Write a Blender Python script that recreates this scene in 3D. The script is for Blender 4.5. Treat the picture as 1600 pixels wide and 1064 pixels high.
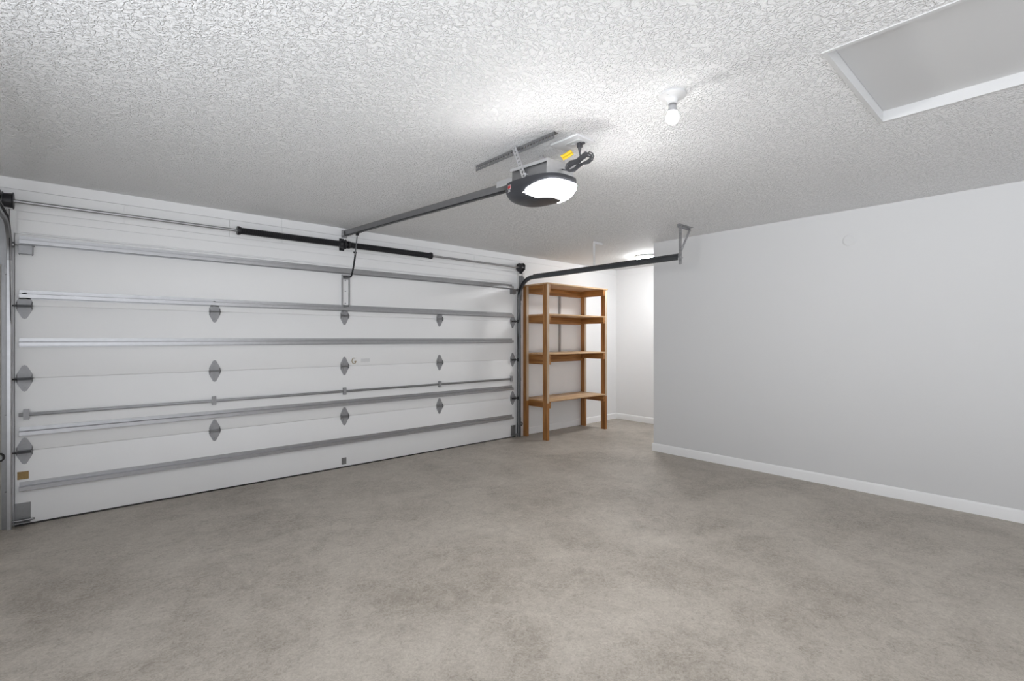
import bpy, bmesh, math, random
from mathutils import Vector, Matrix
random.seed(7)
for o in list(bpy.data.objects): bpy.data.objects.remove(o, do_unlink=True)
S = bpy.context.scene
COL = S.collection

# ---------------------------------------------------------------- camera
cd = bpy.data.cameras.new('camera'); cam = bpy.data.objects.new('camera', cd); COL.objects.link(cam)
cd.sensor_width = 36; cd.lens = 757.0/1600*36; cd.shift_y = -2.9/1600; cd.clip_start = .02
EYE = 1.368
cam.location = (0, 0, EYE); cam.rotation_euler = (math.radians(90), 0, math.radians(48.52-90))
S.camera = cam
# ---------------------------------------------------------------- light levels
S.view_settings.view_transform = 'Standard'; S.view_settings.look = 'None'
S.view_settings.gamma = 1; S.view_settings.use_curve_mapping = False
S.view_settings.exposure = 0.18
BULB_E, LENS_E, DOME_E, WORLD_E = 12, 150, 80, 3.4
w = bpy.data.worlds.new('world'); S.world = w; w.use_nodes = True
# daylight: even sky, and an added brighter lower half as fill, entering where walls are left out
_nt = w.node_tree; _tc = _nt.nodes.new('ShaderNodeTexCoord'); _sx = _nt.nodes.new('ShaderNodeSeparateXYZ')
_cr = _nt.nodes.new('ShaderNodeValToRGB'); _mr = _nt.nodes.new('ShaderNodeMapRange')
_mr.inputs['From Min'].default_value = -1; _mr.inputs['From Max'].default_value = 1
_nt.links.new(_tc.outputs['Generated'], _sx.inputs[0]); _nt.links.new(_sx.outputs['Z'], _mr.inputs['Value']); _nt.links.new(_mr.outputs['Result'], _cr.inputs['Fac'])
_e = _cr.color_ramp.elements; _e[0].position = .47; _e[0].color = (.95, .985, 1.04, 1); _e[1].position = .53; _e[1].color = (.28, .29, .31, 1)
_nt.links.new(_cr.outputs['Color'], _nt.nodes['Background'].inputs[0])
w.node_tree.nodes['Background'].inputs[1].default_value = WORLD_E

# ---------------------------------------------------------------- dimensions
CZ = 2.538            # ceiling height
DY = 5.035            # inner face of the garage door
WY = 5.05             # wall around the garage door
RX = 5.22             # partition wall
FX = 6.85             # far wall of the alcove
RY = 3.29             # end of the partition wall
LX, BY = -0.95, -3.0  # walls beside and behind the camera
DX0, DX1 = -0.375, 4.515
DH = 2.135

# ---------------------------------------------------------------- materials
def mat(name, col, rough=.5, metal=0, var=0, scale=8, bump=0, bscale=60, emit=None, estr=0, spec=.5, detail=4):
    m = bpy.data.materials.new(name); m.use_nodes = True
    nt = m.node_tree; b = nt.nodes['Principled BSDF']
    b.inputs['Base Color'].default_value = (*col, 1)
    b.inputs['Roughness'].default_value = rough; b.inputs['Metallic'].default_value = metal
    b.inputs['Specular IOR Level'].default_value = spec
    tc = nt.nodes.new('ShaderNodeTexCoord')
    n = nt.nodes.new('ShaderNodeTexNoise'); n.inputs['Scale'].default_value = scale; n.inputs['Detail'].default_value = detail
    nt.links.new(tc.outputs['Object'], n.inputs['Vector'])
    mx = nt.nodes.new('ShaderNodeMix'); mx.data_type = 'RGBA'
    mx.inputs['A'].default_value = tuple(c*(1-var) for c in col)+(1,)
    mx.inputs['B'].default_value = tuple(min(1, c*(1+var)) for c in col)+(1,)
    nt.links.new(n.outputs['Fac'], mx.inputs['Factor']); nt.links.new(mx.outputs['Result'], b.inputs['Base Color'])
    if bump:
        n2 = nt.nodes.new('ShaderNodeTexNoise'); n2.inputs['Scale'].default_value = bscale; n2.inputs['Detail'].default_value = 3
        nt.links.new(tc.outputs['Object'], n2.inputs['Vector'])
        bp = nt.nodes.new('ShaderNodeBump'); bp.inputs['Strength'].default_value = bump; bp.inputs['Distance'].default_value = .002
        nt.links.new(n2.outputs['Fac'], bp.inputs['Height']); nt.links.new(bp.outputs['Normal'], b.inputs['Normal'])
    if emit:
        b.inputs['Emission Color'].default_value = (*emit, 1); b.inputs['Emission Strength'].default_value = estr
    return m

M = {}
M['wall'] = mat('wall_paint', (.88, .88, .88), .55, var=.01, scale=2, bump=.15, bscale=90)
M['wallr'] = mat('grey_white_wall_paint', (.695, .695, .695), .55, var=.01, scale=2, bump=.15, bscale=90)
M['trim'] = mat('trim_paint', (.91, .91, .91), .4, var=.01)
M['door'] = mat('door_paint', (.89, .89, .89), .42, var=.012, scale=3, bump=.2, bscale=30)
M['smooth'] = mat('smooth_board', (.80, .80, .80), .5, var=.01, scale=3)
M['hatch'] = mat('hatch_board', (.64, .64, .64), .5, var=.01, scale=3)
M['galv'] = mat('galvanised_steel', (.42, .42, .43), .36, metal=.85, var=.12, scale=25)
M['galvd'] = mat('dull_galvanised_steel', (.27, .27, .275), .42, metal=.8, var=.15, scale=18)
M['galvh'] = mat('matt_zinc', (.36, .36, .37), .55, metal=.5, var=.12, scale=25)
M['zinc'] = mat('bright_zinc', (.66, .66, .67), .4, metal=.75, var=.12, scale=40)
M['black'] = mat('black_steel', (.025, .025, .028), .38, metal=.3, var=.2, scale=30)
M['darktrack'] = mat('dark_track_steel', (.11, .115, .12), .38, metal=.75, var=.25, scale=20)
M['plastic'] = mat('charcoal_plastic', (.035, .036, .042), .35, var=.1)
M['cord'] = mat('grey_cord', (.06, .06, .065), .45, var=.1)
M['yellow'] = mat('yellow_tag', (.85, .58, .03), .5, var=.06, scale=60)
M['rubber'] = mat('rubber_seal', (.03, .028, .026), .7, var=.2)
M['jamb'] = mat('weathered_jamb', (.36, .35, .32), .7, var=.35, scale=6, bump=.4, bscale=40)
M['jambw'] = mat('white_jamb', (.72, .71, .70), .6, var=.12, scale=14)
M['porc'] = mat('white_porcelain', (.60, .60, .60), .3)
M['collar'] = mat('grey_bulb_collar', (.36, .36, .37), .45)
M['steel'] = mat('bright_steel', (.75, .75, .76), .25, metal=.9)
M['brass'] = mat('gold_sticker', (.30, .19, .06), .4, var=.35, scale=90)
M['paintplate'] = mat('painted_plate', (.72, .72, .72), .5)
M['red'] = mat('red_badge', (.5, .03, .03), .4)
M['silver'] = mat('silver_badge', (.6, .6, .62), .4)
M['bulb'] = mat('bulb_glow', (.9, .9, .9), .4, emit=(1, .985, .96), estr=BULB_E)
M['lens'] = mat('lens_glow', (.9, .9, .9), .35, emit=(1, .99, .975), estr=LENS_E)
M['dome'] = mat('dome_glow', (.9, .9, .9), .35, emit=(.98, .99, 1), estr=DOME_E)

def ceiling_mat():
    m = mat('textured_ceiling', (.90, .90, .90), .75)
    nt = m.node_tree; b = nt.nodes['Principled BSDF']
    tc = nt.nodes.new('ShaderNodeTexCoord')
    # worm-like knockdown ridges: distance of a distorted noise from its mid level
    n = nt.nodes.new('ShaderNodeTexNoise'); n.inputs['Scale'].default_value = 42; n.inputs['Detail'].default_value = 2.5
    n.inputs['Distortion'].default_value = .5
    nt.links.new(tc.outputs['Object'], n.inputs['Vector'])
    s = nt.nodes.new('ShaderNodeMath'); s.operation = 'SUBTRACT'; s.inputs[1].default_value = .5
    a = nt.nodes.new('ShaderNodeMath'); a.operation = 'ABSOLUTE'
    r = nt.nodes.new('ShaderNodeMapRange'); r.inputs['From Min'].default_value = 0; r.inputs['From Max'].default_value = .09
    r.inputs['To Min'].default_value = 1; r.inputs['To Max'].default_value = 0; r.interpolation_type = 'SMOOTHSTEP'
    nt.links.new(n.outputs['Fac'], s.inputs[0]); nt.links.new(s.outputs[0], a.inputs[0]); nt.links.new(a.outputs[0], r.inputs['Value'])
    n2 = nt.nodes.new('ShaderNodeTexNoise'); n2.inputs['Scale'].default_value = 150; n2.inputs['Detail'].default_value = 2
    nt.links.new(tc.outputs['Object'], n2.inputs['Vector'])
    ad = nt.nodes.new('ShaderNodeMath'); ad.operation = 'MULTIPLY_ADD'; ad.inputs[1].default_value = .7
    nt.links.new(n2.outputs['Fac'], ad.inputs[0]); nt.links.new(r.outputs['Result'], ad.inputs[2])
    bp = nt.nodes.new('ShaderNodeBump'); bp.inputs['Strength'].default_value = .9; bp.inputs['Distance'].default_value = .0062
    nt.links.new(ad.outputs[0], bp.inputs['Height']); nt.links.new(bp.outputs['Normal'], b.inputs['Normal'])
    return m
M['ceiling'] = ceiling_mat()

def floor_mat():
    m = mat('stained_concrete', (.4, .37, .33), .42)
    nt = m.node_tree; b = nt.nodes['Principled BSDF']; b.inputs['Specular IOR Level'].default_value = .4
    tc = nt.nodes.new('ShaderNodeTexCoord')
    def noise(scale, detail, rough=.55, dist=0):
        n = nt.nodes.new('ShaderNodeTexNoise'); n.inputs['Scale'].default_value = scale; n.inputs['Detail'].default_value = detail
        n.inputs['Roughness'].default_value = rough; n.inputs['Distortion'].default_value = dist
        nt.links.new(tc.outputs['Object'], n.inputs['Vector']); return n
    big = noise(1.6, 5, .6, .6); mid = noise(9, 6, .65, .8); fine = noise(60, 5, .7, 1.2)
    def mix(f1, f2, k):
        q = nt.nodes.new('ShaderNodeMix'); q.inputs[0].default_value = k
        nt.links.new(f1, q.inputs[2]); nt.links.new(f2, q.inputs[3]); return q.outputs[0]
    v = mix(mix(big.outputs['Fac'], mid.outputs['Fac'], .45), fine.outputs['Fac'], .44)
    cr = nt.nodes.new('ShaderNodeValToRGB'); e = cr.color_ramp.elements
    e[0].position = .38; e[0].color = (.27, .238, .20, 1)
    e[1].position = .62; e[1].color = (.55, .505, .445, 1)
    k = e.new(.5); k.color = (.425, .385, .335, 1)
    nt.links.new(v, cr.inputs['Fac']); nt.links.new(cr.outputs['Color'], b.inputs['Base Color'])
    rr = nt.nodes.new('ShaderNodeMapRange'); rr.inputs['To Min'].default_value = .38; rr.inputs['To Max'].default_value = .6
    nt.links.new(mid.outputs['Fac'], rr.inputs['Value']); nt.links.new(rr.outputs['Result'], b.inputs['Roughness'])
    bp = nt.nodes.new('ShaderNodeBump'); bp.inputs['Strength'].default_value = .7; bp.inputs['Distance'].default_value = .004
    nt.links.new(fine.outputs['Fac'], bp.inputs['Height']); nt.links.new(bp.outputs['Normal'], b.inputs['Normal'])
    return m
M['floor'] = floor_mat()

def wood_mat(name, c0, c1, axis):
    m = mat(name, c0, .5); nt = m.node_tree; b = nt.nodes['Principled BSDF']
    tc = nt.nodes.new('ShaderNodeTexCoord'); mp = nt.nodes.new('ShaderNodeMapping')
    sc = [38, 38, 38]; sc[axis] = 2.2; mp.inputs['Scale'].default_value = sc
    nt.links.new(tc.outputs['Object'], mp.inputs['Vector'])
    n = nt.nodes.new('ShaderNodeTexNoise'); n.inputs['Scale'].default_value = 1; n.inputs['Detail'].default_value = 4; n.inputs['Distortion'].default_value = .4
    nt.links.new(mp.outputs['Vector'], n.inputs['Vector'])
    cr = nt.nodes.new('ShaderNodeValToRGB'); e = cr.color_ramp.elements
    e[0].position = .35; e[0].color = (*c0, 1); e[1].position = .68; e[1].color = (*c1, 1)
    nt.links.new(n.outputs['Fac'], cr.inputs['Fac']); nt.links.new(cr.outputs['Color'], b.inputs['Base Color'])
    return m
WA, WB = (.22, .085, .018), (.44, .205, .06)
M['wood_x'] = wood_mat('pine_along_x', WA, WB, 0)
M['wood_y'] = wood_mat('pine_along_y', WA, WB, 1)
M['wood_z'] = wood_mat('pine_along_z', WA, WB, 2)
M['edge'] = wood_mat('pale_pine_edge', (.42, .31, .21), (.60, .48, .36), 2)
M['ply'] = wood_mat('plywood', (.50, .31, .16), (.66, .45, .27), 0)

# ---------------------------------------------------------------- mesh helpers
def box(bm, x0, x1, y0, y1, z0, z1, mi=0, bev=0):
    vs = [bm.verts.new(p) for p in ((x0,y0,z0),(x1,y0,z0),(x1,y1,z0),(x0,y1,z0),(x0,y0,z1),(x1,y0,z1),(x1,y1,z1),(x0,y1,z1))]
    fs = [bm.faces.new([vs[i] for i in f]) for f in ((0,3,2,1),(4,5,6,7),(0,1,5,4),(1,2,6,5),(2,3,7,6),(3,0,4,7))]
    for f in fs: f.material_index = mi
    if bev:
        ed = list({e for f in fs for e in f.edges})
        bmesh.ops.bevel(bm, geom=ed, offset=bev, segments=2, affect='EDGES', profile=.5)
    return vs
def frame(a):
    a = a.normalized(); r = Vector((0,0,1)) if abs(a.z) < .9 else Vector((1,0,0))
    u = a.cross(r).normalized(); return u, a.cross(u).normalized()
def ring(bm, c, u, v, r, n): return [bm.verts.new(c+u*(r*math.cos(2*math.pi*i/n))+v*(r*math.sin(2*math.pi*i/n))) for i in range(n)]
def skin(bm, rings, cap=True, mi=0):
    fs = []
    for a, b in zip(rings, rings[1:]):
        n = len(a)
        for i in range(n): fs.append(bm.faces.new((a[i], a[(i+1)%n], b[(i+1)%n], b[i])))
    if cap: fs += [bm.faces.new(rings[0][::-1]), bm.faces.new(rings[-1])]
    for f in fs: f.material_index = mi; f.smooth = True
    return fs
def lathe(bm, p0, p1, prof, n=24, mi=0):
    """prof: list of (t along p0->p1 in metres, radius)"""
    p0, p1 = Vector(p0), Vector(p1); a = (p1-p0).normalized(); u, v = frame(a)
    skin(bm, [ring(bm, p0+a*t, u, v, max(r, 1e-4), n) for t, r in prof], True, mi)
def cyl(bm, p0, p1, r, n=16, mi=0): lathe(bm, p0, p1, [(0, r), ((Vector(p1)-Vector(p0)).length, r)], n, mi)
def tube(bm, pts, r, n=8, closed=False, mi=0):
    pts = [Vector(p) for p in pts]; rs = []; m = len(pts); u = None
    for i, p in enumerate(pts):
        t = (pts[(i+1)%m]-pts[i-1]) if closed or 0 < i < m-1 else (pts[1]-pts[0] if i == 0 else pts[-1]-pts[-2])
        t.normalize()
        if u is None: u, v = frame(t)
        else: u = (u-t*u.dot(t)).normalized(); v = t.cross(u)
        rs.append(ring(bm, p, u, v, r, n))
    if closed: rs.append(rs[0]); skin(bm, rs, False, mi)
    else: skin(bm, rs, True, mi)
def prism(bm, poly, lo, hi, fn, mi=0):
    """poly 2D, extruded between lo and hi; fn(a, b, h) -> point"""
    A = [bm.verts.new(fn(a, b, lo)) for a, b in poly]; B = [bm.verts.new(fn(a, b, hi)) for a, b in poly]
    n = len(poly); fs = [bm.faces.new(A[::-1]), bm.faces.new(B)]
    for i in range(n): fs.append(bm.faces.new((A[i], A[(i+1)%n], B[(i+1)%n], B[i])))
    for f in fs: f.material_index = mi
def perf(bm, o, L, Wd, T, length, width, thick, pitch=.025, hr=.0048, mi=0):
    """perforated strip: o corner, L unit along, Wd unit across, T unit thickness"""
    o, L, Wd, T = Vector(o), Vector(L).normalized(), Vector(Wd).normalized(), Vector(T).normalized()
    n = max(1, round(length/pitch)); p = length/n; K = 8
    for i in range(n):
        c = (i+.5)*p; q = min(p/2, width/2)
        outer = []
        for k in range(K):
            an = math.pi/4*k; x, y = math.cos(an), math.sin(an); s = 1/max(abs(x), abs(y))
            outer.append((c+x*s*p/2, width/2+y*s*width/2))
        inner = [(c+hr*math.cos(math.pi/4*k), width/2+hr*math.sin(math.pi/4*k)) for k in range(K)]
        def mk(l, t): return [bm.verts.new(o+L*a+Wd*b+T*t) for a, b in l]
        oa, ia, ob, ib = mk(outer, 0), mk(inner, 0), mk(outer, thick), mk(inner, thick)
        for k in range(K):
            j = (k+1) % K
            for f in ((oa[k], ia[k], ia[j], oa[j]), (ob[k], ob[j], ib[j], ib[k]), (ia[k], ib[k], ib[j], ia[j]), (oa[k], oa[j], ob[j], ob[k])):
                bm.faces.new(f).material_index = mi
def obj(name, bm, m, parent=None, smooth=False):
    bmesh.ops.recalc_face_normals(bm, faces=bm.faces)
    me = bpy.data.meshes.new(name); bm.to_mesh(me); bm.free()
    for x in (m if isinstance(m, (list, tuple)) else [m]): me.materials.append(x)
    if smooth:
        for p in me.polygons: p.use_smooth = True
        try: me.set_sharp_from_angle(angle=math.radians(40))
        except Exception: pass
    else:
        try: me.set_sharp_from_angle(angle=math.radians(35))
        except Exception: pass
    o = bpy.data.objects.new(name, me); COL.objects.link(o)
    if parent: o.parent = parent
    return o
def NB(): return bmesh.new()
def tag(o, label, cat, group=None, kind=None):
    o['label'] = label; o['category'] = cat
    if group: o['group'] = group
    if kind: o['kind'] = kind
    return o
def empty(name, loc, label, cat, group=None, kind=None):
    o = bpy.data.objects.new(name, None); COL.objects.link(o); o.location = loc; o.empty_display_size = .1
    return tag(o, label, cat, group, kind)
def child(name, bm, m, parent, smooth=False, label=None):
    """mesh written in world coordinates, parented to a thing whose origin is elsewhere"""
    bmesh.ops.transform(bm, matrix=Matrix.Translation(-WPOS[parent.name]), verts=bm.verts)
    o = obj(name, bm, m, parent, smooth)
    if label: o['label'] = label
    WPOS[o.name] = WPOS[parent.name]
    return o
WPOS = {}
def thing(name, loc, label, cat, group=None, kind=None):
    o = empty(name, loc, label, cat, group, kind); WPOS[o.name] = Vector(loc); return o
def struct(name, bm, m, label, cat):
    return tag(obj(name, bm, m), label, cat, kind='structure')

# ================================================================ SHELL
bm = NB(); box(bm, LX-.15, FX+.15, BY-.15, WY+.3, -.12, 0)
struct('floor', bm, M['floor'], 'mottled grey brown stained concrete garage floor', 'floor')

HX0, HX1, HY0, HY1 = 2.262, 3.238, -.80, .648      # hole for the attic hatch
bm = NB()
for x0, x1, y0, y1 in ((LX-.15, HX0, BY-.15, WY+.15), (HX1, FX+.15, BY-.15, WY+.15), (HX0, HX1, BY-.15, HY0), (HX0, HX1, HY1, WY+.15)):
    box(bm, x0, x1, y0, y1, CZ, CZ+.12)
bmesh.ops.remove_doubles(bm, verts=bm.verts, dist=1e-5)
struct('ceiling', bm, M['ceiling'], 'white ceiling with a rough knockdown texture', 'ceiling')

bm = NB()
box(bm, LX-.15, DX0-.004, WY, WY+.15, 0, CZ); box(bm, DX1+.004, FX+.15, WY, WY+.15, 0, CZ)
box(bm, DX0-.004, DX1+.004, WY, WY+.15, DH+.004, CZ)
struct('wall_left', bm, M['wall'], 'white wall around the garage door and behind the wooden shelves', 'wall')
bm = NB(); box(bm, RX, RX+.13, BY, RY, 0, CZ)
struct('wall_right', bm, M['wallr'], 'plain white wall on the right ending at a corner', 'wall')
bm = NB(); box(bm, FX, FX+.15, RY-1.2, WY, 0, CZ)
struct('wall_far', bm, M['wall'], 'bright white end wall of the recess beyond the shelves', 'wall')
bm = NB(); box(bm, RX+.13, FX, RY-1.2, RY-1.08, 0, CZ)
struct('wall_recess', bm, M['wall'], 'white wall closing the recess behind the partition', 'wall')
# added openings in the unseen back and side let in fill daylight: only the right half of the back is walled
bm = NB(); box(bm, 2.6, RX+.13, BY-.15, BY, 0, CZ)
struct('wall_back', bm, M['wall'], 'white wall behind the camera', 'wall')
bm = NB(); box(bm, LX-.15, LX, 2.5, WY, 0, CZ)
struct('wall_side', bm, M['wall'], 'white side wall beside the garage door', 'wall')

# boards over the door: fascia along the ceiling, butted panels beneath, head trim
bm = NB()
cuts = [LX, 1.45, 4.61, FX]
for a, b in zip(cuts, cuts[1:]): box(bm, a+.0012, b-.0012, WY-.012, WY, 2.458, CZ)
struct('trim_1', bm, M['wall'], 'white board running along the ceiling above the garage door', 'trim')
bm = NB()
cuts = [-.44, -.155, .246, 1.0, 1.455, 2.2, 2.95, 3.8, 4.60]
for a, b in zip(cuts, cuts[1:]): box(bm, a+.001, b-.001, WY-.011, WY, 2.302, 2.455)
struct('trim_2', bm, M['wall'], 'row of white butted panels above the spring shaft', 'trim')
bm = NB()
box(bm, -.36, 4.45, WY-.012, WY, DH+.013, 2.24); box(bm, -.36, 4.47, WY-.007, WY, 2.243, 2.299)
struct('trim_3', bm, M['wall'], 'white head board just above the garage door', 'trim')
bm = NB(); box(bm, -.62, -.412, WY-.035, WY, 0, 2.3, bev=.003)
struct('trim_4', bm, M['jamb'], 'weathered grey wooden jamb left of the garage door', 'trim')
bm = NB(); box(bm, 4.555, 4.675, WY-.035, WY, 0, 2.3, bev=.003)
struct('trim_5', bm, M['jambw'], 'scuffed white wooden jamb between garage door and shelves', 'trim')
bm = NB()  # added strip behind the door edges, stops daylight leaking through the gap
for a in ((DX0-.03, DX0+.03, 0, DH+.03), (DX1-.03, DX1+.03, 0, DH+.03), (DX0-.03, DX1+.03, DH-.03, DH+.03)): box(bm, a[0], a[1], DY+.0465, DY+.07, a[2], a[3])
struct('light_block_strip', bm, M['rubber'], 'dark strip added around the outside of the garage door to block light', 'trim')
bm = NB()
box(bm, FX-.012, FX, RY, WY-.012, 2.44, CZ)
struct('trim_6', bm, M['wall'], 'white board along the ceiling of the recess end wall', 'trim')

def baseboard(name, pts_fn, lo, hi, label):
    bm = NB(); prism(bm, [(0, 0), (.014, 0), (.014, .078), (.011, .088), (.004, .095), (0, .095)], lo, hi, pts_fn)
    return struct(name, bm, M['trim'], label, 'baseboard')
baseboard('baseboard_right', lambda a, b, h: (RX-a, h, b), BY, RY+.014, 'white baseboard along the right wall')
baseboard('baseboard_end', lambda a, b, h: (h, RY+a, b), RX, RX+.13, 'short white baseboard on the end of the right wall')
baseboard('baseboard_far', lambda a, b, h: (FX-a, h, b), RY-1.08, WY, 'white baseboard of the recess end wall')
baseboard('baseboard_left', lambda a, b, h: (h, WY-a, b), 4.68, FX-.014, 'white baseboard behind the wooden shelves')

# ================================================================ GARAGE DOOR
door = thing('door_1', ((DX0+DX1)/2, DY, 0), 'wide white sectional garage door with steel struts across it', 'garage door', kind='structure')
SEC = .533; Z0 = .012
for i in range(4):
    bm = NB(); z0 = Z0+i*SEC; z1 = z0+SEC-.0018
    if i == 3: z1 = DH
    box(bm, DX0, DX1, DY, DY+.045, z0, z1, bev=.0012)
    child('door_section', bm, M['door'], door)
bm = NB(); box(bm, DX0, DX1, DY-.004, DY+.05, 0, .0115)
child('bottom_seal', bm, M['rubber'], door, label='black rubber bottom seal')
# struts
def strut(z, x0=-.352, x1=4.45, s=1):
    bm = NB()
    poly = [(0, .034), (.003, .034), (.003, .007), (.037, .005), (.039, .003), (.039, -.024), (.036, -.026), (.036, -.001), (.003, .001), (.003, -.032), (0, -.032)]
    prism(bm, [(a*s, b) for a, b in poly], x0, x1, lambda a, b, h: (h, DY-a, z+b))
    for x in [x0+.06, .62, .95, 1.6, 2.03, 2.62, 3.2, 3.9, x1-.06]:
        cyl(bm, (x, DY-.004, z+.022), (x, DY-.0075, z+.022), .0055, 6)
    child('strut', bm, M['galv'], door)
for z in (2.085, 1.690, 1.338, .686, .284): strut(z)
# thin lock rod
bm = NB(); box(bm, -.355, 4.45, DY-.022, DY-.010, .799, .823, bev=.002)
child('lock_rod', bm, M['galvd'], door)
for x in (-.315, .875, 2.072, 3.262, 4.43):
    bm = NB(); box(bm, x-.015, x+.015, DY-.027, DY-.0225, .775, .85); box(bm, x-.015, x+.015, DY-.022, DY, .775, .795); box(bm, x-.015, x+.015, DY-.022, DY, .826, .85)
    child('rod_clip', bm, M['galvh'], door)
# hinges
def hinge(x, z, end=0):
    w2 = .040
    bm = NB()
    up = [(-w2, .008), (w2, .008), (w2, .035), (.012, .092), (0, .097), (-.012, .092), (-w2, .035)]
    prism(bm, up, 0, .003, lambda a, b, h: (x+a, DY-h, z+b))
    prism(bm, [(a, -b) for a, b in up], 0, .003, lambda a, b, h: (x+a, DY-h, z+b))
    prism(bm, [(-.016, .016), (.016, .016), (.012, .05), (-.012, .05)], .003, .009, lambda a, b, h: (x+a, DY-h, z+b))
    prism(bm, [(-.016, -.016), (.016, -.016), (.012, -.05), (-.012, -.05)], .003, .009, lambda a, b, h: (x+a, DY-h, z+b))
    for b in (.07, -.07, .03, -.03): cyl(bm, (x, DY-.003, z+b), (x, DY-.012, z+b), .0058, 6)
    h = child('hinge', bm, M['galvh'], door)
    bm = NB()
    for sx in (-1, 1):
        prism(bm, [(0, .03), (.018, .014), (.026, 0), (.018, -.018), (0, -.03)], sx*(w2-.002), sx*(w2+.002), lambda a, b, q: (x+q, DY-.002-a, z+b))
    cyl(bm, (x-w2-.006, DY-.016, z), (x+w2+.006, DY-.016, z), .0062, 10)
    box(bm, x-w2+.002, x+w2-.002, DY-.012, DY-.001, z-.009, z+.009)
    child('hinge_barrel', bm, M['galvd'], h)
    if end:
        bm = NB(); xe = x-end*0
        cyl(bm, (x, DY-.034, z-.004), (x+end*.085, DY-.034, z-.004), .0055, 8); box(bm, x-.035, x+.035, DY-.042, DY-.026, z-.012, z+.005)
        lathe(bm, (x+end*.062, DY-.034, z-.004), (x+end*.088, DY-.034, z-.004), [(0, .013), (.002, .021), (.02, .021), (.023, .013)], 18)
        child('roller', bm, M['black'], h)
for i in (1, 2, 3):
    zz = Z0+i*SEC-.001
    for x in (.882, 2.075, 3.265): hinge(x, zz)
    hinge(-.325, zz, -1); hinge(4.46, zz, 1)
# top corner roller brackets
for x, e in ((-.318, -1), (4.452, 1)):
    bm = NB()
    box(bm, x-.04, x+.04, DY-.006, DY, 1.985, 2.05); prism(bm, [(0, 0), (.045, .012), (.045, .06), (0, .075)], -.036, -.032, lambda a, b, h: (x+h, DY-a, 1.98+b))
    prism(bm, [(0, 0), (.045, .012), (.045, .06), (0, .075)], .032, .036, lambda a, b, h: (x+h, DY-a, 1.98+b))
    box(bm, x-.034, x+.034, DY-.05, DY-.044, 1.985, 2.045)
    cyl(bm, (x-.05*e, DY-.04, 2.045), (x+.09*e, DY-.04, 2.045), .0055, 8)
    lathe(bm, (x+e*.055, DY-.04, 2.045), (x+e*.082, DY-.04, 2.045), [(0, .013), (.002, .021), (.02, .021), (.023, .013)], 18)
    child('top_roller_bracket', bm, M['galvd'], door)
# bottom corner brackets
for x, e in ((-.335, -1), (4.47, 1)):
    bm = NB(); box(bm, x-.042, x+.042, DY-.004, DY, .03, .165); box(bm, x-.042, x+.042, DY-.05, DY, .028, .033)
    cyl(bm, (x-.065*e, DY-.03, .045), (x+.075*e, DY-.03, .045), .007, 10)
    for b in (.06, .1, .14): cyl(bm, (x, DY-.004, b), (x, DY-.011, b), .0065, 6)
    child('bottom_bracket', bm, M['galvd'], door)
bm = NB(); box(bm, 2.045, 2.095, DY-.004, DY, .035, .105); box(bm, 2.052, 2.088, DY-.009, DY-.004, .045, .095)
child('centre_plate', bm, M['galvd'], door)
# operator bracket (two rails of a U)
bm = NB(); z0, z1 = 1.712, 2.045
box(bm, 2.050, 2.118, DY-.003, DY, z0, z0+.012); box(bm, 2.050, 2.118, DY-.003, DY, z1-.05, z1)
for xa in (2.042, 2.118): box(bm, xa, xa+.009, DY-.024, DY, z0, z1)
for b in (z0+.03, z0+.16, z1-.06): cyl(bm, (2.083, DY-.003, b), (2.083, DY-.01, b), .007, 8)
child('arm_bracket', bm, M['galv'], door, label='tall galvanised bracket where the opener arm meets the door')
# sticker, lock cylinder, plate
bm = NB(); box(bm, -.363, -.303, DY-.0012, DY, .337, .394)
child('warning_sticker', bm, M['brass'], door, label='small gold and brown sticker')
bm = NB()
pts = [(2.178+.022*math.cos(t), DY-.006, 1.129+.03*math.sin(t)) for t in [math.radians(60+i*300/14) for i in range(15)]]
tube(bm, pts, .0045, 6); cyl(bm, (2.19, DY-.002, 1.12), (2.19, DY-.014, 1.12), .008, 10)
child('lock_cylinder', bm, mat('aged_brass', (.45, .38, .27), .4, metal=.4), door, label='small tarnished lock ring')
bm = NB(); box(bm, 2.26, 2.36, DY-.0022, DY, 1.112, 1.15)
child('painted_plate', bm, M['paintplate'], door)

# ================================================================ TORSION SHAFT
SY, SZ = 4.952, 2.352
sh = thing('torsion_spring_shaft', (2.045, SY, SZ), 'steel shaft with black torsion springs above the garage door', 'torsion spring')
bm = NB(); cyl(bm, (-.47, SY, SZ), (4.60, SY, SZ), .0127, 20); child('shaft', bm, M['galv'], sh, True)
def spring(x0, x1):
    bm = NB(); n = 20; rs = []; pitch = .0085; R = .030; k = int((x1-x0-.06)/pitch)
    U, V = Vector((0, 1, 0)), Vector((0, 0, 1))
    prof = [(x0, .02), (x0, .039), (x0+.012, .041), (x0+.028, .036), (x0+.03, R)]
    for i in range(k):
        b = x0+.03+i*pitch; prof += [(b+.001, R-.0022), (b+.0042, R+.0016), (b+.0075, R-.0022)]
    prof += [(x1-.03, R), (x1-.028, .036), (x1-.012, .041), (x1, .039), (x1, .02)]
    skin(bm, [ring(bm, Vector((x, SY, SZ)), U, V, r, n) for x, r in prof], True)
    return child('spring', bm, M['black'], sh, True)
spring(1.045, 2.020); spring(2.075, 3.10)
bm = NB()
prism(bm, [(-.03, -.05), (.03, -.05), (.045, 0), (.03, .045), (-.03, .05), (-.045, 0)], 2.043, 2.049, lambda a, b, h: (h, SY+a, SZ+b))
box(bm, 2.02, 2.072, WY-.014, WY-.0115, SZ-.055, SZ+.075); box(bm, 2.043, 2.049, SY+.03, WY-.013, SZ-.04, SZ+.04)
lathe(bm, (2.026, SY, SZ), (2.066, SY, SZ), [(0, .03), (.008, .044), (.032, .044), (.04, .03)], 24)
child('centre_bearing', bm, M['black'], sh)
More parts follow.
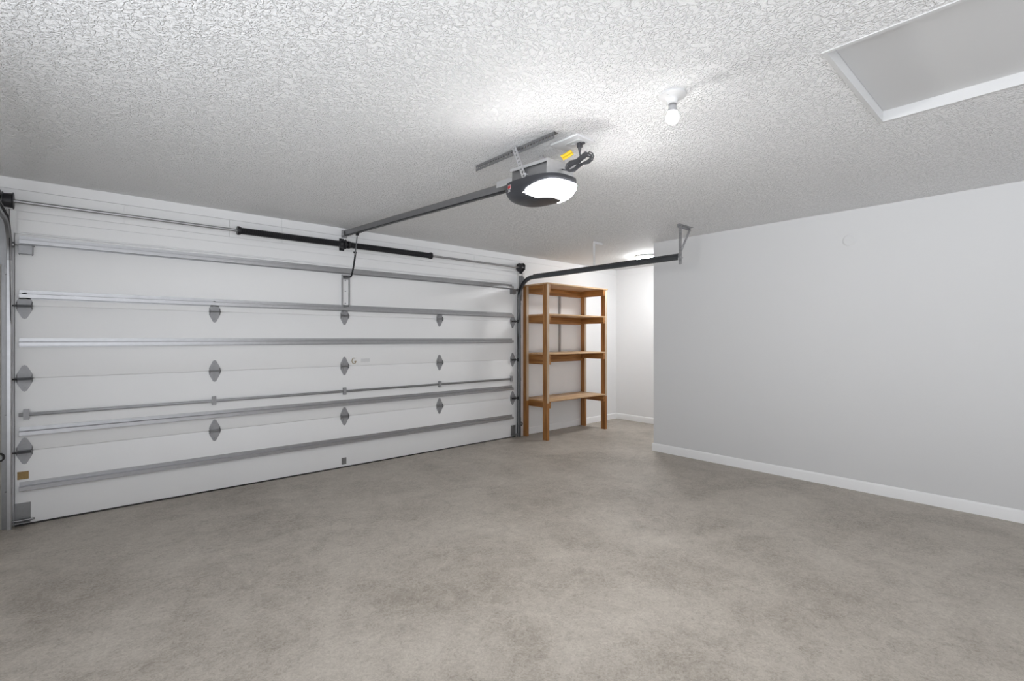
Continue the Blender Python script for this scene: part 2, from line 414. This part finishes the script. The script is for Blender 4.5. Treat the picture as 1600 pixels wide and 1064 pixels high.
for x, e in ((-.405, -1), (4.535, 1)):
    bm = NB(); a = x+.032*(-e); b = x+.026*e
    L = abs(b-a)
    lathe(bm, (a, SY, SZ), (b, SY, SZ), [(0, .02), (0, .058), (.005, .060), (.008, .053), (L-.008, .048), (L-.004, .056), (L, .056), (L, .02)], 28)
    child('cable_drum', bm, M['black'], sh, True)
    bm = NB(); xp = x+e*.036
    prism(bm, [(-.06, .03), (-.03, .062), (.02, .066), (.085, .066), (.06, -.075), (.03, -.08), (-.055, -.03)], xp-.002, xp+.002, lambda p, q, h: (h, SY+p, SZ+q))
    box(bm, min(xp, xp+e*.05), max(xp, xp+e*.05), SY+.056, SY+.060, SZ-.075, SZ+.066)
    child('end_bearing_plate', bm, M['black'], sh)
    bm = NB(); xc = x-.012*e
    tube(bm, [(xc, SY-.052, SZ-.07), (xc-.002*e, SY+.03, 1.4), (xc-.003*e, DY-.03, .05)], .0028, 6)
    child('lift_cable', bm, M['black'], door, label='thin dark lift cable')

# ================================================================ TRACKS
def track(side, x, m, label, yend):
    """side +1: right track, its open side faces the door (-X)"""
    t = thing('door_track', (x, DY-.05, 0), label, 'door track', 'roller tracks of the garage door')
    YV = DY-.036; ztop = 1.93; R = .27
    path = [(YV, .0), (YV, ztop)]
    for i in range(1, 11):
        an = math.pi/2*i/10; path.append((YV-R+R*math.cos(an), ztop+R*math.sin(an)))
    path.append((yend, ztop+R))
    # C section: a = depth towards -side X, b = across
    h = .028
    prof = [(0, -h), (.0, h), (-.018, h), (-.024, h-.006), (-.024, h-.010), (-.021, h-.010), (-.017, h-.004), (-.003, h-.003), (-.003, -h+.003), (-.017, -h+.004), (-.021, -h+.010), (-.024, -h+.010), (-.024, -h+.006), (-.018, -h)]
    def sweep(path, name, mm):
        bm = NB(); rings = []
        for i, (y, z) in enumerate(path):
            a = path[max(0, i-1)]; b = path[min(len(path)-1, i+1)]
            ty, tz = b[0]-a[0], b[1]-a[1]; l = math.hypot(ty, tz); ty /= l; tz /= l
            ny, nz = tz, -ty
            rings.append([bm.verts.new((x+side*(p+.012), y+ny*q, z+nz*q)) for p, q in prof])
        n = len(prof)
        for r0, r1 in zip(rings, rings[1:]):
            for i in range(n): bm.faces.new((r0[i], r0[(i+1)%n], r1[(i+1)%n], r1[i]))
        bm.faces.new(rings[0][::-1]); bm.faces.new(rings[-1])
        return child(name, bm, mm, t)
    sweep(path[:2], 'vertical_track', m[0]); sweep([(YV, ztop-.0)]+path[2:], 'horizontal_track', m[1])
    # angle joining the track to the jamb
    bm = NB(); xa = x+side*.012
    box(bm, min(xa, xa+side*.003), max(xa, xa+side*.003), YV+.005, WY-.036, 0, 2.25)
    box(bm, min(xa, xa+side*.03), max(xa, xa+side*.03), WY-.039, WY-.036, 0, 2.25)
    child('wall_angle', bm, M['galvd'], t)
    for z in (.25, .8, 1.4, 1.85):
        bm = NB(); box(bm, min(xa, xa+side*.012), max(xa, xa+side*.012), YV-.02, WY-.04, z-.02, z+.02)
        child('jamb_bracket', bm, M['galvd'], t)
    # flag bracket
    bm = NB(); xb = x+side*.0155
    prism(bm, [(0, 1.86), (0, 2.245), (-.06, 2.245), (-.10, 2.215), (-.10, 2.17), (-.045, 2.12), (-.03, 1.86)], xb, xb+side*.003, lambda a, b, q: (q, WY-.04+a, b))
    box(bm, min(xb, xb+side*.05), max(xb, xb+side*.05), WY-.04, WY-.036, 1.9, 2.245)
    child('flag_bracket', bm, m[2], t)
    # stiffening angle on the horizontal run
    bm = NB(); zt = ztop+R+h
    box(bm, min(xb, xb+side*.003), max(xb, xb+side*.003), yend, YV-R, zt-.03, zt+.012)
    box(bm, min(xb, xb+side*.022), max(xb, xb+side*.022), yend, YV-R, zt+.009, zt+.012)
    child('stiffener', bm, m[1], t)
track(1, 4.548, (M['darktrack'], M['darktrack'], M['galvd']), 'dark steel roller track curving from garage door to ceiling hanger above shelves', 2.59)
track(-1, -.398, (M['galv'], M['galvd'], M['galvd']), 'galvanised roller track at the left edge of the garage door', 1.3)

# rubber rings on the jambs
for x, z, lab in ((-.45, .52, 'black rubber ring fixed to the weathered left jamb'), (4.60, .172, 'black rubber ring low on the white jamb beside the shelves')):
    t = thing('cable_grommet', (x, WY-.035, z), lab, 'grommet')
    bm = NB(); tube(bm, [(x+.021*math.cos(a), WY-.041, z+.026*math.sin(a)) for a in [i*math.pi/8 for i in range(16)]], .007, 8, True)
    child('ring', bm, M['rubber'], t, True)
    bm = NB(); cyl(bm, (x+.004, WY-.035, z-.008), (x+.004, WY-.046, z-.008), .010, 10); child('screw', bm, M['galvd'], t)

# ================================================================ TRACK HANGERS
hg = thing('track_hanger', (4.575, 2.56, CZ), 'slotted steel hanger holding the free end of the dark track', 'hanger')
xh = 4.571; yh = 2.588
bm = NB(); L = CZ-2.13
perf(bm, (xh, yh, 2.13), (0, 0, 1), (0, -1, 0), (1, 0, 0), L, .032, .0025)
perf(bm, (xh, yh, 2.13), (0, 0, 1), (1, 0, 0), (0, -1, 0), L, .032, .0025)
child('drop_angle', bm, M['galv'], hg)
bm = NB(); perf(bm, (4.54, yh-.03, CZ-.0025), (1, 0, 0), (0, 1, 0), (0, 0, 1), .27, .032, .0025); perf(bm, (4.54, yh, CZ-.034), (1, 0, 0), (0, 0, 1), (0, -1, 0), .27, .032, .0025)
child('ceiling_angle', bm, M['galv'], hg)
bm = NB(); a = Vector((4.585, yh-.006, 2.27)); b = Vector((4.77, yh-.006, CZ-.01)); d = (b-a)
perf(bm, a, d, Vector((d.z, 0, -d.x)), (0, -1, 0), d.length, .030, .0025)
child('brace', bm, M['galv'], hg)
for p, q, r in (((4.568, yh-.02, 2.20), (4.61, yh-.02, 2.20), .007), ((4.60, yh-.001, 2.30), (4.60, yh-.02, 2.30), .008), ((4.77, yh-.01, CZ-.02), (4.77, yh-.02, CZ-.02), .008)):
    bm = NB(); cyl(bm, p, q, r, 8); child('bolt', bm, M['steel'], hg)
hm = thing('track_hanger', (4.62, 3.68, CZ), 'white painted hanger strap above the middle of the dark track', 'hanger')
bm = NB(); perf(bm, (4.58, 3.70, CZ-.0025), (1, 0, 0), (0, 1, 0), (0, 0, 1), .17, .03, .0025); box(bm, 4.58, 4.75, 3.70, 3.703, CZ-.03, CZ)
child('ceiling_angle', bm, M['paintplate'], hm)
bm = NB(); perf(bm, (4.568, 3.699, 2.24), (0, 0, 1), (1, 0, 0), (0, -1, 0), CZ-.0-2.24, .03, .0025)
child('drop_strap', bm, M['paintplate'], hm)

# ================================================================ OPENER
OP = Vector((2.07, 2.10, 2.346)); sl = math.radians(2.71)
op = thing('garage_door_opener', OP, 'charcoal garage door opener with glowing white lens hung from the ceiling', 'garage door opener')
op.rotation_euler = (sl, 0, 0)
def lp(name, bm, m, smooth=False, label=None, parent=None):
    o = obj(name, bm, m, parent or op, smooth)
    if label: o['label'] = label
    return o
bm = NB(); y0, y1 = -.12, 2.935
box(bm, -.016, .016, y0, y1, .020, .023); box(bm, -.016, -.0135, y0, y1, -.024, .020); box(bm, .0135, .016, y0, y1, -.024, .020)
lp('rail', bm, M['galvd'], label='long galvanised rail running to the wall above the door')
bm = NB(); box(bm, -.0130, .0130, .2, 2.88, -.034, -.014); lp('chain', bm, M['black'], label='black drive chain under the rail')
bm = NB()
box(bm, -.03, .03, 2.925, 2.929, -.05, .03); box(bm, -.03, -.027, 2.87, 2.929, -.03, .02); box(bm, .027, .03, 2.87, 2.929, -.03, .02)
cyl(bm, (-.036, 2.89, -.004), (.036, 2.89, -.004), .006, 8)
lp('header_bracket', bm, M['galv'])
# trolley and curved arm
bm = NB(); box(bm, -.02, .02, 2.53, 2.66, -.036, -.027); box(bm, -.012, .012, 2.585, 2.615, -.06, -.036); lp('trolley', bm, M['black'])
inv = Matrix.Rotation(-sl, 4, 'X')
def L_(x, y, z): return tuple(inv @ (Vector((x, y, z))-OP))
bm = NB()
p0, p1 = Vector(L_(2.07, 4.70, 2.42)), Vector(L_(2.07, 4.752, 2.225))
d = (p1-p0).normalized(); u = Vector((1, 0, 0)); v = d.cross(u)
prism(bm, [(-.003, -.009), (.003, -.009), (.003, .009), (-.003, .009)], 0, (p1-p0).length, lambda a, b, h: p0+d*h+u*a+v*b)
lp('straight_arm', bm, M['galvd'])
bm = NB()
tube(bm, [L_(2.073, 4.748, 2.255), L_(2.073, 4.762, 2.20), L_(2.073, 4.80, 2.10), L_(2.073, 4.835, 2.035), L_(2.073, 4.86, 2.012), L_(2.073, 4.90, 2.008), L_(2.073, 4.96, 2.018), L_(2.073, 5.02, 2.022)], .009, 10)
cyl(bm, L_(2.055, 4.756, 2.245), L_(2.088, 4.756, 2.245), .008, 8); cyl(bm, L_(2.05, 5.005, 2.02), L_(2.115, 5.005, 2.02), .009, 8)
lp('curved_arm', bm, M['black'], True, label='bent black arm to the door')
# chassis
bm = NB()
box(bm, -.10, .10, -.175, .13, -.045, .050, bev=.004)
lp('chassis', bm, M['galvd'])
bm = NB()
box(bm, -.112, .112, -.180, .135, .050, .053); box(bm, -.112, -.109, -.180, .135, .035, .050); box(bm, .109, .112, -.180, .135, .035, .050)
box(bm, -.112, .112, -.183, -.180, -.03, .053)
box(bm, -.05, .05, .135, .34, .026, .030); box(bm, -.05, -.047, .135, .34, -.01, .026); box(bm, .047, .05, .135, .34, -.01, .026)
for x in (-.08, .08):
    for y in (-.15, .10): cyl(bm, (x, y, .053), (x, y, .06), .006, 6)
lp('top_plate', bm, M['zinc'])
# hull: superellipse rings, lens cut out at the rear
HXR, HYR = .145, .230; HC = -.018
_L = [(-.035, 1.0), (-.050, 1.01), (-.07, 1.01), (-.085, .995), (-.10, .965), (-.113, .925), (-.124, .88), (-.134, .82), (-.143, .74), (-.150, .64), (-.155, .50), (-.1585, .33), (-.160, .15)]
LV = []
for (za, sa), (zb, sb) in zip(_L, _L[1:]):
    for j in range(4): LV.append((za+(zb-za)*j/4, sa+(sb-sa)*j/4))
LV.append(_L[-1])
NN = 216
def hp(k, i, grow=0):
    z, s = LV[k]; an = 2*math.pi*i/NN; e = 2/2.9
    c, q = math.cos(an), math.sin(an)
    x = math.copysign(abs(c)**e, c)*(HXR*s+grow); y = math.copysign(abs(q)**e, q)*(HYR*s+grow)
    return Vector((x, HC+y, z-grow*.3))
def is_lens(k, i):
    p = (hp(k, i)+hp(k+1, i+1))/2
    an = 2*math.pi*(i+.5)/NN; q = math.sin(an)
    y0 = HC+math.copysign(abs(q)**(2/2.9), q)*HYR          # position along the full outline
    t = (-.030-y0)/.19
    if t < 0: return False
    r = min(1, t/.55)**.55
    return -.117-.0345*r < p.z < -.117+.049*min(1, t)**.55
for nm, want, m_ in (('housing', False, M['plastic']), ('lens', True, M['lens'])):
    bm = NB(); g = .003 if want else 0
    vs = {}
    def V(k, i):
        i %= NN
        if (k, i) not in vs: vs[(k, i)] = bm.verts.new(hp(k, i, g))
        return vs[(k, i)]
    for k in range(len(LV)-1):
        for i in range(NN):
            if is_lens(k, i) == want:
                f = bm.faces.new((V(k, i), V(k, i+1), V(k+1, i+1), V(k+1, i))); f.smooth = True
    if not want:
        bm.faces.new([V(0, i) for i in range(NN)]); bm.faces.new([V(len(LV)-1, i) for i in range(NN)][::-1])
    o = lp(nm, bm, m_, True, label='glowing white lamp lens' if want else None)
    if want:
        md = o.modifiers.new('thick', 'SOLIDIFY'); md.thickness = .003; md.offset = -1
    if not want: housing = o
# badge on the near side
def badge(y0, y1, z0, z1, m, name):
    bm = NB(); n = 6; a = []; b = []
    for j in range(n+1):
        y = y0+(y1-y0)*j/n; q = min(1, abs((y-HC)/(HYR*1.01)))**2.9; x = -(HXR*1.01)*(1-q)**(1/2.9)-.0018
        a.append(bm.verts.new((x, y, z0))); b.append(bm.verts.new((x, y, z1)))
    for j in range(n): bm.faces.new((a[j], a[j+1], b[j+1], b[j]))
    o = lp(name, bm, m, parent=housing); md = o.modifiers.new('thick', 'SOLIDIFY'); md.thickness = .001; return o
for y0, y1, z0, z1, m, nm in ((.088, .124, -.078, -.053, M['silver'], 'badge_back'), (.091, .121, -.075, -.057, M['red'], 'red_badge'), (.093, .119, -.087, -.083, M['silver'], 'badge_text'), (.091, .121, -.095, -.091, M['silver'], 'badge_text')):
    o = badge(y0, y1, z0, z1, m, nm)
    if nm == 'red_badge':
        for v in o.data.vertices: v.co.x -= .0012
# supporting angles
sp = thing('ceiling_mount_bracket', (1.98, 2.24, CZ), 'perforated steel angle on the ceiling with drop strap carrying the opener', 'bracket')
bm = NB(); Y0, Y1 = 1.885, 2.61; xa = 1.985
perf(bm, (xa, Y0, CZ-.042), (0, 1, 0), (0, 0, 1), (-1, 0, 0), Y1-Y0, .038, .0025, hr=.0078)
perf(bm, (xa, Y0, CZ-.006), (0, 1, 0), (1, 0, 0), (0, 0, 1), Y1-Y0, .032, .0025)
child('ceiling_angle', bm, M['galvd'], sp)
bm = NB(); a = Vector((1.957, 2.215, CZ-.012)); b = Vector((1.953, 2.115, 2.315)); d = b-a; u = Vector((0, -1, 0)); u = (u-d.normalized()*u.dot(d.normalized())).normalized(); v = Vector((1, 0, 0))
perf(bm, a, d, u, v, d.length, .034, .0025, hr=.007)
perf(bm, a, d, v, u, d.length, .030, .0025, hr=.0055)
child('drop_angle', bm, M['zinc'], sp)
bm = NB(); a = Vector((2.187, 2.215, CZ-.002)); b = Vector((2.187, 2.115, 2.33)); d = b-a; u = Vector((0, -1, 0)); u = (u-d.normalized()*u.dot(d.normalized())).normalized()
perf(bm, a, d, u, Vector((1, 0, 0)), d.length, .034, .0025, hr=.007)
child('drop_angle', bm, M['zinc'], sp)
for p, q, r in (((1.953, 2.19, CZ-.03), (1.99, 2.19, CZ-.03), .008), ((1.947, 2.10, 2.345), (1.975, 2.10, 2.345), .008), ((1.998, 1.93, CZ-.006), (1.998, 1.93, CZ-.012), .006), ((1.998, 2.55, CZ-.006), (1.998, 2.55, CZ-.012), .006)):
    bm = NB(); cyl(bm, p, q, r, 8); child('bolt', bm, M['steel'], sp)

# white ceiling board, outlet, cord
bm = NB(); box(bm, 2.105, 2.265, 1.82, 2.03, CZ-.010, CZ, bev=.001)
tag(obj('ceiling_board', bm, M['smooth']), 'small white board fixed to the ceiling above the opener', 'board')
ou = thing('power_outlet', (2.19, 1.88, CZ-.01), 'white ceiling outlet holding the grey opener plug', 'outlet')
bm = NB(); box(bm, 2.15, 2.225, 1.845, 1.955, CZ-.016, CZ-.0102, bev=.002); child('cover_plate', bm, M['porc'], ou)
bm = NB(); cyl(bm, (2.187, 1.918, CZ-.016), (2.187, 1.918, CZ-.020), .016, 16); child('socket', bm, M['porc'], ou)
def wlp(name, bm, parent, m, smooth=False, label=None):
    bmesh.ops.transform(bm, matrix=inv @ Matrix.Translation(-OP), verts=bm.verts)
    return lp(name, bm, m, smooth, label, parent)
bm = NB(); box(bm, 2.176, 2.203, 1.862, 1.888, CZ-.045, CZ-.0165, bev=.004); box(bm, 2.184, 2.20, 1.84, 1.862, CZ-.032, CZ-.02, bev=.003)
lathe(bm, (2.19, 1.875, CZ-.045), (2.19, 1.875, CZ-.075), [(0, .011), (.012, .009), (.03, .005)], 12); PLUG = bm
bm = NB()
ce = Vector((2.105, 1.805, 2.365)); A = Vector((.70, -.62, .55)).normalized(); B = Vector((-.30, .26, .92)); B = (B-A*B.dot(A)).normalized(); C_ = A.cross(B)
pts = [Vector((2.19, 1.875, CZ-.07)), Vector((2.188, 1.868, 2.43)), Vector((2.168, 1.85, 2.41))]
for j in range(5):
    la, lb = .076-.008*(j % 2)+.003*j, .012+.0065*j
    for i in range(16):
        t = 2*math.pi*i/16+.9
        # figure-of-eight hank pinched in the middle
        pts.append(ce+A*(la*math.cos(t))+B*(lb*math.sin(t)*(1.15-.65*math.exp(-(math.cos(t)*2.2)**2)))+C_*(.006*(j-2)+.003*math.sin(t*2)))
pts += [Vector((2.10, 1.86, 2.33)), Vector((2.08, 1.915, 2.35))]
tube(bm, pts, .0042, 8); cord = wlp('power_cord', bm, op, M['cord'], True, 'grey power cord coiled behind the opener'); wlp('plug', PLUG, cord, M['cord'])
bm = NB(); o0 = ce-A*.0+C_*0
tube(bm, [ce+B*(.02*math.cos(t))+C_*(.02*math.sin(t)) for t in [i*math.pi/6 for i in range(12)]], .002, 6, True); wlp('cable_tie', bm, cord, M['black'])
# yellow tag
bm = NB()
A2 = Vector((.70, -.62, .55)).normalized(); B2 = Vector((-.25, .22, .9)); B2 = (B2-A2*B2.dot(A2)).normalized(); C2 = A2.cross(B2)
tc_ = Vector((2.075, 1.872, 2.418)); W2_, H2_ = .034, .017; n = 8
top = []; bot = []
for j in range(n+1):
    s = j/n*2-1; off = C2*(.006*s*s)
    top.append((tc_+A2*(W2_*s)+B2*H2_+off)); bot.append((tc_+A2*(W2_*s)-B2*H2_+off+C2*.004))
for q0, q1 in ((1.0, .08), (-.08, -1.0)):
    a = [bm.verts.new((t*(1+q0)+b*(1-q0))/2) for t, b in zip(top, bot)]; c = [bm.verts.new((t*(1+q1)+b*(1-q1))/2) for t, b in zip(top, bot)]
    for j in range(n): bm.faces.new((a[j], a[j+1], c[j+1], c[j]))
a = [bm.verts.new((t*1.08+b*.92)/2+C2*.002) for t, b in zip(top, bot)]; c = [bm.verts.new((t*.92+b*1.08)/2+C2*.002) for t, b in zip(top, bot)]
for j in range(n): bm.faces.new((a[j], a[j+1], c[j+1], c[j]))
tg = wlp('warning_tag', bm, cord, M['yellow'], False, 'yellow warning tag on the cord')
md = tg.modifiers.new('thick', 'SOLIDIFY'); md.thickness = .0015

# ================================================================ LIGHTS
def lampholder(x, y, label, glow, group=None):
    t = thing('ceiling_light', (x, y, CZ), label, 'ceiling light', group)
    bm = NB(); lathe(bm, (x, y, CZ), (x, y, CZ-.05), [(0, .062), (.006, .064), (.012, .062), (.016, .050), (.020, .032), (.026, .026), (.046, .024), (.048, .021)], 40)
    for s in (-1, 1): cyl(bm, (x+s*.042, y, CZ-.012), (x+s*.042, y, CZ-.019), .005, 8)
    child('lamp_base', bm, M['porc'], t, True)
    bm = NB(); lathe(bm, (x, y, CZ-.048), (x, y, CZ-.06), [(0, .0185), (.01, .0185)], 24); child('socket_ring', bm, M['galvd'], t, True)
    bm = NB(); lathe(bm, (x, y, CZ-.056), (x, y, CZ-.1), [(0, .0175), (.012, .019), (.026, .0235), (.030, .0235)], 24); child('bulb_collar', bm, M['collar'], t, True)
    bm = NB(); prof = [(0, .0232)]
    for i in range(1, 11):
        an = -math.pi*.32+(math.pi*.82)*i/10; prof.append((.028+.031*math.sin(an), .031*math.cos(an)))
    lathe(bm, (x, y, CZ-.086), (x, y, CZ-.2), prof, 32); child('bulb', bm, glow, t, True, label='lit frosted white bulb')
    return t
lampholder(2.11, 1.228, 'bare lit bulb in a round white ceiling lampholder', M['bulb'])

t = thing('flush_ceiling_light', (5.96, 3.86, CZ), 'lit round white dome light on the ceiling of the recess', 'ceiling light')
bm = NB(); lathe(bm, (5.96, 3.86, CZ), (5.96, 3.86, CZ-.1), [(0, .165), (.018, .165), (.022, .158)], 48); child('light_base', bm, M['porc'], t, True)
bm = NB(); lathe(bm, (5.96, 3.86, CZ-.022), (5.96, 3.86, CZ-.2), [(0, .154), (.015, .15), (.035, .135), (.052, .105), (.063, .06), (.067, .01)], 48); child('diffuser', bm, M['dome'], t, True)

# ================================================================ ATTIC HATCH
ht = thing('attic_hatch', (2.75, -.08, CZ), 'smooth white attic hatch panel set in a framed ceiling opening', 'attic hatch')
bm = NB(); zb, zt = CZ-.004, CZ+.075
ix0, ix1, iy0, iy1 = HX0+.018, HX1-.018, HY0+.018, HY1-.018
g = .0005
box(bm, HX0+g, ix0, HY0+g, HY1-g, zb, zt); box(bm, ix1, HX1-g, HY0+g, HY1-g, zb, zt); box(bm, ix0, ix1, HY0+g, iy0, zb, zt); box(bm, ix0, ix1, iy1, HY1-g, zb, zt)
child('hatch_frame', bm, M['hatch'], ht)
bm = NB(); box(bm, ix0+.001, ix1-.001, iy0+.001, iy1-.001, CZ+.052, CZ+.068); child('hatch_panel', bm, M['hatch'], ht)

# ================================================================ SMALL WALL THINGS
cv = thing('blank_cover_plate', (RX, 1.27, 2.262), 'round white blank cover high on the right wall', 'cover plate')
bm = NB(); lathe(bm, (RX, 1.27, 2.262), (RX-.01, 1.27, 2.262), [(0, .053), (.003, .053), (.005, .050)], 36); lathe(bm, (RX-.004, 1.27, 2.262), (RX-.01, 1.27, 2.262), [(0, .044), (.003, .043)], 36)
child('plate', bm, M['wallr'], cv, True)
for s in (-1, 1):
    bm = NB(); cyl(bm, (RX-.006, 1.27+s*.028, 2.262), (RX-.0085, 1.27+s*.028, 2.262), .004, 8); child('screw', bm, M['wallr'], cv)
bm = NB(); box(bm, 5.405, 5.440, WY-.022, WY, 1.02, 2.10, bev=.002)
tag(obj('cable_cover', bm, M['galvd'] if False else mat('grey_batten', (.34, .32, .31), .6, var=.2)), 'slim grey vertical batten on the wall behind the shelves', 'batten')

# ================================================================ WOODEN SHELF UNIT
sf = thing('shelving_unit', (5.30, 4.76, 0), 'tall open shelving unit of pine boards with four shelves against the wall', 'shelves')
PX = (4.665, 5.915); PW = .042          # post widths along X (0x38)
FY, BYY = 4.545, 4.945                   # front faces of front and back posts
PD = .080
ZT = 2.12
for i, x in enumerate(PX):
    for y in (FY, BYY):
        bm = NB(); box(bm, x-PW/2, x+PW/2, y+.0045, y+PD, 0, ZT-.019)
        box(bm, x-PW/2, x+PW/2, y, y+.0045, 0, .50); box(bm, x-PW/2, x+PW/2, y, y+.0045, .50, ZT-.019, mi=1)   # sawn front edge, paler above the lowest shelf
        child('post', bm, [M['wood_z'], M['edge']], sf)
LV_ = [(2.12, .095, .095), (1.705, .09, .10), (1.17, .135, .13), (.535, .09, .09)]
for zt_, sh_, bh_ in LV_:
    bm = NB(); th = .018
    x0, x1 = PX[0]+PW/2+.001, PX[1]-PW/2-.001
    if zt_ > 2: x0, x1 = PX[0]-PW/2-.008, PX[1]+PW/2+.008
    y0 = FY-.012 if zt_ > 2 else FY-.004
    box(bm, x0, x1, y0, BYY+PD, zt_-th, zt_, bev=.0015)
    child('shelf_board', bm, M['ply'], sf, label='pale plywood shelf board')
    for k, x in enumerate(PX):
        h = sh_ if k == 0 else min(sh_, .09)
        xa, xb = ((x+PW/2+.001, x+PW/2+.037) if k == 0 else (x-PW/2-.037, x-PW/2-.001))
        bm = NB(); box(bm, xa, xb, FY+.004, BYY+PD-.038, zt_-th-h, zt_-th-.0005, bev=.002)
        child('side_rail', bm, M['wood_y'], sf)
    bm = NB(); box(bm, PX[0]+PW/2+.001, PX[1]-PW/2-.001, BYY+PD-.037, BYY+PD-.001, zt_-th-bh_, zt_-th-.0005, bev=.002)
    child('back_rail', bm, M['wood_x'], sf)
